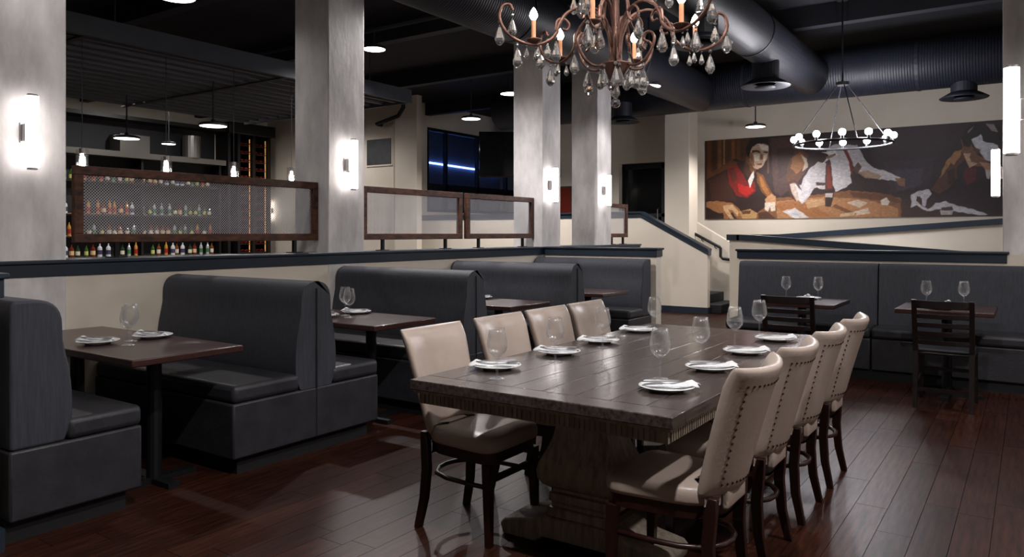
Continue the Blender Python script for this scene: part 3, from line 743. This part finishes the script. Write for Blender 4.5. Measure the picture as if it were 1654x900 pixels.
# ------------------------------------------------------------------ long table
TX, TY = -1.635, 3.73; TW, TL = .61, 1.255
t = thing('trestle_table', 'long grey oak trestle table set for eight', 'table', (TX, TY, 0))
n = 8; bw = (2*TW)/n
for k in range(n):
    MB().box(-TW+k*bw+.0006, -TL+.12, .716, -TW+(k+1)*bw-.0006, TL-.12, .76).build('board', 'tablewood', t, bevel=.0025)
for s in (-1, 1):
    o = MB().box(-TW, s*(TL-.119), .716, TW, s*TL, .76).build('breadboard_end', 'tablewood', t, bevel=.004)
MB().box(-TW+.012, -TL+.012, .703, TW-.012, TL-.012, .7155).build('under_board', 'tablebase', t)
MB().box(-TW+.03, -TL+.03, .655, TW-.03, TL-.03, .703).build('apron', 'tablebase', t)
flute = MB()
for k in range(int(2*(TW-.04)/.022)):
    x = -TW+.05+k*.022
    for s in (-1, 1): flute.box(x, s*(TL-.0305), .66, x+.014, s*(TL-.024), .7)
for k in range(int(2*(TL-.04)/.022)):
    y = -TL+.05+k*.022
    for s in (-1, 1): flute.box(s*(TW-.0305), y, .66, s*(TW-.024), y+.014, .7)
o = flute.build('fluted_moulding', 'tablebase', t); o['kind'] = 'stuff'
def sq(prof, cy, name, bevel=.006):
    m = MB(); vs = []; 
    for hx, hy, z in prof: vs += [(-hx, cy-hy, z), (hx, cy-hy, z), (hx, cy+hy, z), (-hx, cy+hy, z)]
    fs = [(3, 2, 1, 0)]
    for i in range(len(prof)-1):
        for k in range(4): fs.append((i*4+k, i*4+(k+1) % 4, i*4+4+(k+1) % 4, i*4+4+k))
    l = (len(prof)-1)*4; fs.append((l, l+1, l+2, l+3)); m._add(vs, fs)
    return m.build(name, 'tablebase', t, bevel=bevel)
for cy in (-.72, .72):
    sq([(.16, .12, .13), (.16, .12, .17), (.145, .108, .175), (.145, .108, .195), (.155, .115, .2), (.155, .115, .235), (.14, .104, .24), (.14, .104, .258)], cy, 'pedestal_plinth', .004)
    vase = [(.15, .11, .258)]
    for z, w_ in ((.275, .178), (.30, .196), (.335, .20), (.37, .192), (.41, .172), (.45, .152), (.49, .138), (.53, .130), (.56, .128)): vase.append((w_, w_*.74, z))
    o = sq(vase, cy, 'pedestal_body', 0)
    o.data.polygons.foreach_set('use_smooth', [True]*len(o.data.polygons)); o.data.set_sharp_from_angle(angle=math.radians(40))
    sq([(.128, .095, .56), (.14, .105, .562), (.14, .105, .578), (.132, .098, .58), (.132, .098, .592), (.15, .112, .595), (.15, .112, .612), (.165, .122, .615), (.165, .122, .655)], cy, 'pedestal_capital', .003)
    foot = [(-.40, 0), (-.22, 0), (-.18, .03), (.18, .03), (.22, 0), (.40, 0), (.415, .05), (.39, .075), (.24, .1), (.18, .13), (-.18, .13), (-.24, .1), (-.39, .075), (-.415, .05)]
    MB().prism(foot, 'y', cy-.13, cy+.13).build('pedestal_foot', 'tablebase', t, bevel=.01)
MB().box(-.05, -.6, .15, .05, .6, .22).build('stretcher_beam', 'tablebase', t, bevel=.006)

# ------------------------------------------------------------------ cream chairs (local +x = facing direction)
def cream_chair():
    t = thing('dining_chair', '', 'chair', (0, 0, 0), 0, 'cream leather chairs around the long table')
    # seat outline: wide rounded front, narrower rounded rear
    ol = rprof([(.235, -.225), (.235, .225), (-.15, .19), (-.215, .10), (-.215, -.10), (-.15, -.19)], [.09, .09, .09, .09, .09, .09], 4)
    m = MB(); nn = len(ol); rings = [(.985, .418), (1., .432), (1.0, .455), (.97, .474), (.9, .484), (.6, .49)]
    vs = []; fs = []
    for s_, z in rings: vs += [(x*s_, y*s_, z) for x, y in ol]
    for i in range(len(rings)-1):
        for k in range(nn): fs.append((i*nn+k, i*nn+(k+1) % nn, (i+1)*nn+(k+1) % nn, (i+1)*nn+k))
    fs.append(tuple(range(nn-1, -1, -1))); fs.append(tuple((len(rings)-1)*nn+k for k in range(nn)))
    m._add(vs, fs); m.build('seat', 'leather', t, smooth=True)
    m = MB(); m.prism([(x*.93, y*.93) for x, y in ol], 'z', .365, .4175); m.build('seat_rail', 'legwood', t, bevel=.004)
    for s_ in (-1, 1):
        MB().bar((.195, s_*.185, .366), (.205, s_*.19, 0), .021, .021, (1, 0, 0), .014, .014).build('front_leg', 'legwood', t)
        m = MB(); pts = [(-.192, s_*.165, .455), (-.185, s_*.168, .40), (-.175, s_*.172, .28), (-.185, s_*.178, .14), (-.215, s_*.186, 0)]; ws = (.017, .022, .022, .02, .016)
        vs = []; fs = []
        for (x, y, z), w_ in zip(pts, ws): vs += [(x-w_, y-.016, z), (x+w_, y-.016, z), (x+w_, y+.016, z), (x-w_, y+.016, z)]
        for i in range(4):
            for k in range(4): fs.append((i*4+k, i*4+(k+1) % 4, i*4+4+(k+1) % 4, i*4+4+k))
        fs += [(0, 1, 2, 3), (19, 18, 17, 16)]; m._add(vs, fs); m.build('rear_leg', 'legwood', t, bevel=.003)
    # bent hoop stretcher
    pts = [(.19, -.17, .255), (.05, -.172, .255), (-.06, -.165, .255), (-.15, -.13, .255), (-.195, -.06, .255), (-.205, 0, .255), (-.195, .06, .255), (-.15, .13, .255), (-.06, .165, .255), (.05, .172, .255), (.19, .17, .255)]
    MB().tube(pts, .0115, 8).build('hoop_stretcher', 'legwood', t, smooth=True)
    MB().bar((.195, -.18, .29), (.195, .18, .29), .009, .013).build('front_stretcher', 'legwood', t)
    # backrest
    def bp(s_, h):
        half = .183+.046*h
        x = -.212-.115*h-.02*h*h + .068*s_*s_ ; z = .452+.475*h + .012*h*s_*s_
        return Vector((x, half*s_, z))
    NS, NH = 14, 16; vs = []; fs = []
    def th(s_, h): return .033*max(0, (1-abs(s_)**7)*(1-abs(2*h-1)**12))**.38
    for side in (1, -1):
        for i in range(NH+1):
            h = i/NH; h = .5-.5*math.cos(PI*h)
            for j in range(NS+1):
                s_ = -math.cos(PI*j/NS); p = bp(s_, h); d = th(s_, h)
                roll = .012*max(0, (h-.85)/.15)*(-1)
                vs.append(p+Vector((side*d+roll, 0, 0)))
    W_ = NS+1; N_ = W_*(NH+1)
    for i in range(NH):
        for j in range(NS):
            a = i*W_+j; fs.append((a, a+1, a+W_+1, a+W_)); fs.append((N_+a, N_+a+W_, N_+a+W_+1, N_+a+1))
    m = MB(); m._add(vs, fs); o = m.build('backrest', 'leather', t, smooth=True)
    bm = bmesh.new(); bm.from_mesh(o.data); bmesh.ops.remove_doubles(bm, verts=bm.verts, dist=.0004); bmesh.ops.recalc_face_normals(bm, faces=bm.faces); bm.to_mesh(o.data); bm.free()
    # nail heads on the rear face
    m = MB(); sp = []
    for k in range(15):
        h = .10+.76*k/14; sp += [(-.76, h), (.76, h)]
    for k in range(1, 12):
        s_ = -.76+1.52*k/12; sp += [(s_, .86), (s_, .10)]
    for s_, h in sp:
        p = bp(s_, h)-Vector((th(s_, h), 0, 0)); r = .0072
        vs = [p+Vector((-r*.8, 0, 0))]+[p+Vector((.001, r*math.cos(a), r*math.sin(a))) for a in [PI/3*q for q in range(6)]]
        m._add(vs, [(0, 1+q, 1+(q+1) % 6) for q in range(6)])
    o2 = m.build('nailheads', 'nail', o, smooth=True); o2['kind'] = 'stuff'
    MB().prism([(-.225, -.1), (-.20, -.11), (-.20, .11), (-.225, .1)], 'z', .40, .47).build('seat_tail', 'leather', t, bevel=.008)
    return t
proto = cream_chair(); proto['label'] = 'cream leather chair on the booth side of the long table, '+ORD[0]
proto.location = (-2.195, 2.905, 0)
for k, y in ((1, 3.49), (2, 4.0), (3, 4.5)): dup(proto, (-2.20, y, 0), 0, 'cream leather chair on the booth side of the long table, '+ORD[k])
for k, y in enumerate((2.79, 3.37, 3.97, 4.6)): dup(proto, (-1.125, y, 0), PI, 'studded cream chair, right side of the long table, '+ORD[k])

# ------------------------------------------------------------------ glasses, plates, napkins, cutlery
def glass_mesh():
    out = [(0, 0), (.036, 0), (.036, .002), (.02, .005), (.006, .010), (.0042, .02), (.0038, .06), (.005, .086), (.012, .094), (.028, .106), (.041, .124), (.046, .145), (.044, .17), (.038, .2), (.0335, .223)]
    inn = [(.0323, .223), (.0368, .2), (.0428, .17), (.0448, .145), (.0398, .1245), (.027, .1075), (.012, .097), (0, .095)]
    return MB().lathe(out+inn, 24)
g0 = glass_mesh().build('wine_glass', 'glass', smooth=True)
pl0 = MB().lathe([(0, .004), (.055, .004), (.06, 0), (.065, .001), (.07, .006), (.112, .018), (.115, .02), (.112, .021), (.068, .0095), (.058, .007), (0, .007)], 36).build('plate', 'china', smooth=True)
def napkin_mesh():
    rnd = random.Random(3); m = MB(); nx, ny = 16, 8; vs = []; fs = []
    for i in range(nx+1):
        u = i/nx; wdt = .015+.02*math.exp(-((u-.12)/.13)**2)+.016*math.exp(-((u-.85)/.16)**2)
        for j in range(ny+1):
            v = j/ny*2-1
            z = .021+.012*(1-v*v)+.006*math.sin(9*u+3*v)*(1-v*v)+.008*math.exp(-((u-.1)/.1)**2)+rnd.uniform(0, .0022)
            if u < .08 or u > .95: z -= .006
            vs.append((-.13+.235*u+.008*math.sin(3*v), v*wdt+.008*math.sin(5*u), max(.0205, z)))
    for i in range(nx):
        for j in range(ny):
            a = i*(ny+1)+j; fs.append((a, a+1, a+ny+2, a+ny+1))
    N = len(vs); vs += [(x, y, z-.003) for x, y, z in vs]
    fs += [tuple(reversed([q+N for q in f])) for f in fs]
    edge = [i*(ny+1) for i in range(nx+1)]; e2 = [i*(ny+1)+ny for i in range(nx+1)]
    for e in (edge, e2):
        for a, b in zip(e[:-1], e[1:]): fs.append((a, b, b+N, a+N))
    for base in (0, nx*(ny+1)):
        for j in range(ny): fs.append((base+j, base+j+1, base+j+1+N, base+j+N))
    m._add(vs, fs); return m
n0 = napkin_mesh().build('napkin', 'linen', smooth=True)
def knife_mesh():
    return MB().prism([(-.1, -.006), (-.02, -.005), (-.015, -.008), (.09, -.007), (.105, .002), (.1, .006), (-.015, .005), (-.02, .005), (-.1, .006), (-.105, 0)], 'z', 0, .0025)
def fork_mesh():
    m = MB().prism([(-.1, -.006), (-.03, -.003), (.04, -.003), (.05, -.011), (.06, -.012), (.06, .012), (.05, .011), (.04, .003), (-.03, .003), (-.1, .006)], 'z', 0, .0025)
    for k in range(4): m.box(.06, -.012+.0066*k, 0, .1, -.012+.0066*k+.0042, .0025)
    return m
k0 = knife_mesh().build('table_knife', 'steel'); f0 = fork_mesh().build('table_fork', 'steel')
used = {}
def put(o, loc, rz, label, cat, group):
    if o.name in used: c = o.copy(); C.objects.link(c)
    else: c = o; used[o.name] = 1
    c.location = loc; c.rotation_euler = (0, 0, rz); tag(c, label, cat, group); return c
def setting(px, py, ang, gx, gy, where, glass=True, z=.7602):
    put(pl0, (px, py, z), 0, 'white round plate '+where, 'plate', 'white plates')
    put(n0, (px, py, z-.0025), ang, 'folded white napkin '+where, 'napkin', 'white napkins')
    c, s = math.cos(ang), math.sin(ang)
    put(k0, (px-.012*s, py+.012*c, z+.036), ang+.12, 'steel knife '+where, 'knife', 'table knives')
    put(f0, (px+.018*s, py-.018*c, z+.036), ang-.1, 'steel fork '+where, 'fork', 'table forks')
    if glass: put(g0, (gx, gy, z), 0, 'clear wine glass '+where, 'glass', 'wine glasses')
PO = ['nearest the camera', 'second from the camera', 'third from the camera', 'at the far end']
for k, (x, y, gx, gy) in enumerate(((-2.083, 2.906, -1.936, 2.701), (-2.062, 3.44, -1.949, 3.216), (-2.084, 3.94, -1.976, 3.77), (-2.10, 4.52, -2.03, 4.6))):
    setting(x, y, random.uniform(.35, .75), gx, gy, 'on booth side of long table, '+PO[k])
for k, (x, y, gx, gy) in enumerate(((-1.227, 2.902, -1.345, 3.107), (-1.241, 3.445, -1.353, 3.625), (-1.255, 4.017, -1.379, 4.229), (-1.26, 4.60, -1.398, 4.76))):
    setting(x, y, PI+random.uniform(.3, .6), gx, gy, 'on right side of long table, '+PO[k])
BN = ['nearest booth table', 'second booth table', 'third booth table', 'farthest booth table']
for k, y in enumerate(BT):
    setting(-4.46, y-.12, .5, -4.26, y-.05, 'on the near side of the '+BN[k])
    setting(-4.44, y+.2, .3, -4.40, y+.04, 'on the far side of the '+BN[k])
for x, nm in ((-1.80, 'banquette table behind the cream chairs'), (-.60, 'banquette table at the right')):
    setting(x-.02, 7.32, 1.2+.5, x-.16, 7.55, 'on the aisle side of the '+nm)
    setting(x+.02, 7.68, -1.2, x+.12, 7.62, 'on the bench side of the '+nm)

# ------------------------------------------------------------------ crystal chandelier
CHX, CHY = -1.632, 3.246
t = thing('crystal_chandelier', 'bronze scroll arm chandelier with crystal drops above the long table', 'chandelier', (CHX, CHY, 1.985)); t.scale = (1.1, 1.1, 1.0)
def bez(pts, n=6):
    # catmull-rom through pts
    P = [Vector(p) for p in pts]; P = [2*P[0]-P[1]]+P+[2*P[-1]-P[-2]]; out = []
    for i in range(1, len(P)-2):
        for k in range(n):
            u = k/n
            out.append(.5*((2*P[i])+(-P[i-1]+P[i+1])*u+(2*P[i-1]-5*P[i]+4*P[i+1]-P[i+2])*u*u+(-P[i-1]+3*P[i]-3*P[i+1]+P[i+2])*u**3))
    out.append(P[-2]); return out
MB().lathe([(0, .12), (.012, .125), (.03, .15), (.05, .185), (.066, .215), (.07, .222), (.055, .226), (.03, .232), (.02, .3), (.016, .5), (.02, .62), (.05, .66), (.03, .7), (.012, .75), (.01, 1.0)], 20).build('central_stem', 'bronze', t, smooth=True)
MB().tube([(0, 0, 1.0), (0, 0, 2.40)], .006, 6).build('chain', 'bronze', t)
MB().lathe([(0, 2.33), (.06, 2.34), (.07, 2.39), (0, 2.395)], 16).build('ceiling_rose', 'bronze', t)
def pol(pts, a): return [(r_*math.cos(a), r_*math.sin(a), z) for r_, z in pts]
drop = MB().lathe([(0, 0), (.006, .002), (.0135, .012), (.0145, .02), (.011, .034), (.005, .054), (.0015, .062), (0, .063)], 7).build('crystal_drop', 'crystal', t)
bead = MB().lathe([(0, 0), (.0065, .005), (.0075, .009), (.005, .015), (0, .019)], 6).build('crystal_bead', 'crystal', t)
fd = [True]
def crystal(x, y, z, s=1.):
    # hangs below (x,y,z)
    a = drop if fd[0] else drop.copy(); b = bead if fd[0] else bead.copy()
    if not fd[0]: C.objects.link(a); C.objects.link(b); a.parent = t; b.parent = t
    fd[0] = False
    rz = random.uniform(0, 6)
    b.location = (x, y, z-.026); b.scale = (s,)*3; a.location = (x, y, z-.03-.063*s*1.4); a.scale = (s*1.4, s*1.4, s*1.4); a.rotation_euler = (0, 0, rz)
NA = 6; A0 = math.radians(34.5+8)
for k in range(NA):
    a = A0+2*PI*k/NA
    arm = [(.02, .24), (.03, .36), (.075, .455), (.15, .485), (.215, .455), (.25, .40), (.262, .355), (.30, .318), (.36, .300), (.43, .318), (.485, .365), (.508, .425), (.495, .475), (.465, .485), (.452, .46)]
    o = MB().tube(bez(pol(arm, a), 5), .0078, 7).build('scroll_arm', 'bronze', t, smooth=True)
    sc = [(.262, .365), (.255, .42), (.225, .425), (.205, .40), (.215, .375), (.235, .38)]
    MB().tube(bez(pol(sc, a), 5), .0065, 6).build('scroll', 'bronze', o, smooth=True)
    low = [(.045, .225), (.085, .205), (.13, .215), (.165, .255), (.185, .31), (.17, .345), (.145, .345), (.135, .32), (.15, .305)]
    MB().tube(bez(pol(low, a+.25), 5), .0065, 6).build('lower_scroll', 'bronze', t, smooth=True)
    ux, uy = math.cos(a), math.sin(a); cx_, cy_ = .36*ux, .36*uy
    MB().lathe([(0, 0), (.008, .002), (.03, .014), (.036, .02), (.034, .022), (.012, .014), (.012, .026), (0, .026)], 14, (cx_, cy_, .304)).build('drip_cup', 'bronze', o, smooth=True)
    MB().lathe([(0, 0), (.0095, 0), (.0095, .085), (0, .085)], 10, (cx_, cy_, .33)).build('candle', 'candle', o)
    MB().lathe([(0, 0), (.011, .004), (.018, .02), (.013, .04), (.004, .056), (0, .06)], 10, (cx_, cy_, .416)).build('flame_bulb', 'bulb', o, smooth=True)
    light('lamp', 'POINT', t, (cx_, cy_, .445), CANDLE_W, (1, .88, .76), .02)
    crystal(.452*ux, .452*uy, .452); crystal(.506*ux, .506*uy, .418, 1.1); crystal(.43*ux, .43*uy, .315, 1.1)
    crystal(.262*ux, .262*uy, .352, 1.15); crystal(.135*math.cos(a+.25), .135*math.sin(a+.25), .21, 1.1)
    for q in range(3):
        b_ = 2*PI*q/3+a; crystal(cx_+.03*math.cos(b_), cy_+.03*math.sin(b_), .316, .62)
    crystal(.068*math.cos(a+.5), .068*math.sin(a+.5), .222, 1.0)
for k in range(4):
    a = A0+.4+PI/2*k
    arm = [(.018, .55), (.03, .68), (.09, .76), (.17, .74), (.21, .67), (.26, .64), (.31, .68), (.32, .74), (.29, .76)]
    o = MB().tube(bez(pol(arm, a), 5), .007, 6).build('upper_arm', 'bronze', t, smooth=True)
    g = [(.02, .30), (.05, .42), (.115, .47), (.15, .435), (.12, .40), (.085, .43), (.07, .53), (.04, .6)]
    MB().tube(bez(pol(g, a), 5), .0055, 6).build('inner_scroll', 'bronze', t, smooth=True)
    ux, uy = math.cos(a), math.sin(a)
    MB().lathe([(0, 0), (.03, .014), (.034, .02), (.012, .014), (0, .014)], 12, (.26*ux, .26*uy, .644)).build('drip_cup', 'bronze', o)
    MB().lathe([(0, 0), (.0095, 0), (.0095, .085), (0, .085)], 10, (.26*ux, .26*uy, .658)).build('candle', 'candle', o)
    MB().lathe([(0, 0), (.0125, .018), (.003, .048), (0, .052)], 10, (.26*ux, .26*uy, .744)).build('flame_bulb', 'bulb', o, smooth=True)
    light('lamp', 'POINT', t, (.26*ux, .26*uy, .77), CANDLE_W, (1, .88, .76), .02)
    crystal(.15*ux, .15*uy, .43, 1.1); crystal(.21*ux, .21*uy, .66); crystal(.31*ux, .31*uy, .66)
MB().tube([(0, 0, .12), (0, 0, .055)], .0012, 4).build('bead_chain', 'nickel', t)
for z in (.075, .09, .105): MB().sphere((0, 0, z), .006, 6, 4).build('crystal_bead', 'crystal', t)
MB().sphere((0, 0, .035), .023, 8, 6).build('crystal_ball', 'crystal', t)

# ------------------------------------------------------------------ ring chandelier
t = thing('ring_chandelier', 'black iron ring chandelier with glowing globe bulbs in front of the mural', 'chandelier', (-1.975, 10.29, 2.5))
R = .58
MB().tube([(R*math.cos(2*PI*k/40), R*math.sin(2*PI*k/40), .03) for k in range(40)], .016, 8, True).build('ring', 'iron', t, smooth=True)
for k in range(12):
    a = 2*PI*(k+.35)/12; x, y = R*math.cos(a), R*math.sin(a)
    b = MB().lathe([(0, .03), (.018, .03), (.018, .085), (0, .085)], 10, (x, y, 0)).build('socket', 'iron', t)
    MB().sphere((x, y, .118), .043, 12, 8).build('globe_bulb', 'globe', b, smooth=True)
    if k % 2 == 0: light('lamp', 'POINT', t, (x*.9, y*.9, .125), RING_W*2, (.96, .94, 1), .04)
MB().lathe([(0, .78), (.08, .78), (.08, .82), (0, .82)], 16).build('hub', 'iron', t)
for k in range(4):
    a = 2*PI*(k+.3)/4; x, y = R*math.cos(a), R*math.sin(a)
    MB().tube([(x, y, .04), (.06*math.cos(a), .06*math.sin(a), .79)], .007, 6).build('rod', 'iron', t)
MB().tube([(0, 0, .82), (0, 0, 1.9)], .011, 6).build('stem', 'iron', t); MB().lathe([(0, 1.86), (.07, 1.86), (.07, 1.9), (0, 1.9)], 14).build('canopy', 'iron', t)

# ------------------------------------------------------------------ mural (flat print on canvas)
def mural():
    import numpy as np
    Q = 1.5; W_, H_ = int(498*Q), int(157*Q)
    xs, ys = np.meshgrid(np.arange(W_, dtype=float), np.arange(H_, dtype=float))
    img = np.zeros((H_, W_, 3)); img[:] = (48, 32, 32)
    rs = np.random.RandomState(2)
    for col, p in MURAL:
        px, py = np.array(p[0::2], float), np.array(p[1::2], float); ins = np.zeros((H_, W_), bool); j = len(px)-1
        big = (px.max()-px.min())*(py.max()-py.min()) > 900
        jx = (xs+(.9*np.sin(ys*.23+xs*.05) if big else 0))/Q; jy = (ys+(.7*np.sin(xs*.31) if big else 0))/Q
        for i in range(len(px)):
            den = py[j]-py[i]; den = den if abs(den) > 1e-9 else 1e-9
            c = ((py[i] > jy) != (py[j] > jy)) & (jx < (px[j]-px[i])*(jy-py[i])/den+px[i]); ins ^= c; j = i
        img[ins] = img[ins]*.08+np.array(col)*.92
    br = rs.randn(H_//3+2, W_//6+2); br = np.kron(br, np.ones((3, 6)))[:H_, :W_]
    img *= (1+.05*br)[:, :, None]
    k = img.copy()
    img = (k+np.roll(k, 1, 0)+np.roll(k, 1, 1)+np.roll(k, -1, 0)+np.roll(k, -1, 1)+k*1.5)/6.5
    img[0], img[-1], img[:, 0], img[:, -1] = k[0], k[-1], k[:, 0], k[:, -1]
    img = np.clip(img, 0, 255)/255; img = np.where(img > .04045, ((img+.055)/1.055)**2.4, img/12.92)
    v = [(x*.01/Q, 0, y*.01/Q) for y in range(H_) for x in range(W_)]
    f = [(y*W_+x, y*W_+x+1, (y+1)*W_+x+1, (y+1)*W_+x) for y in range(H_-1) for x in range(W_-1)]
    me = bpy.data.meshes.new('print'); me.from_pydata(v, [], f)
    ca = me.color_attributes.new('ink', 'FLOAT_COLOR', 'POINT')
    ca.data.foreach_set('color', np.concatenate([img, np.ones((H_, W_, 1))], 2).reshape(-1))
    m = bpy.data.materials.new('mural_print'); m.use_nodes = True
    at = m.node_tree.nodes.new('ShaderNodeAttribute'); at.attribute_name = 'ink'
    b = m.node_tree.nodes['Principled BSDF']; b.inputs['Roughness'].default_value = .55
    m.node_tree.links.new(at.outputs['Color'], b.inputs['Base Color'])
    me.materials.append(m); return me
t = thing('mural', 'wide painted mural of three men at a card table on the back wall', 'mural', (-5.35, 14.6, 1.68))
MB().box(0, -.02, 0, 4.97, -.002, 1.56).build('panel', 'black', t)
o = bpy.data.objects.new('print', mural()); C.objects.link(o); o.parent = t; o.location = (0, -.0215, 0)
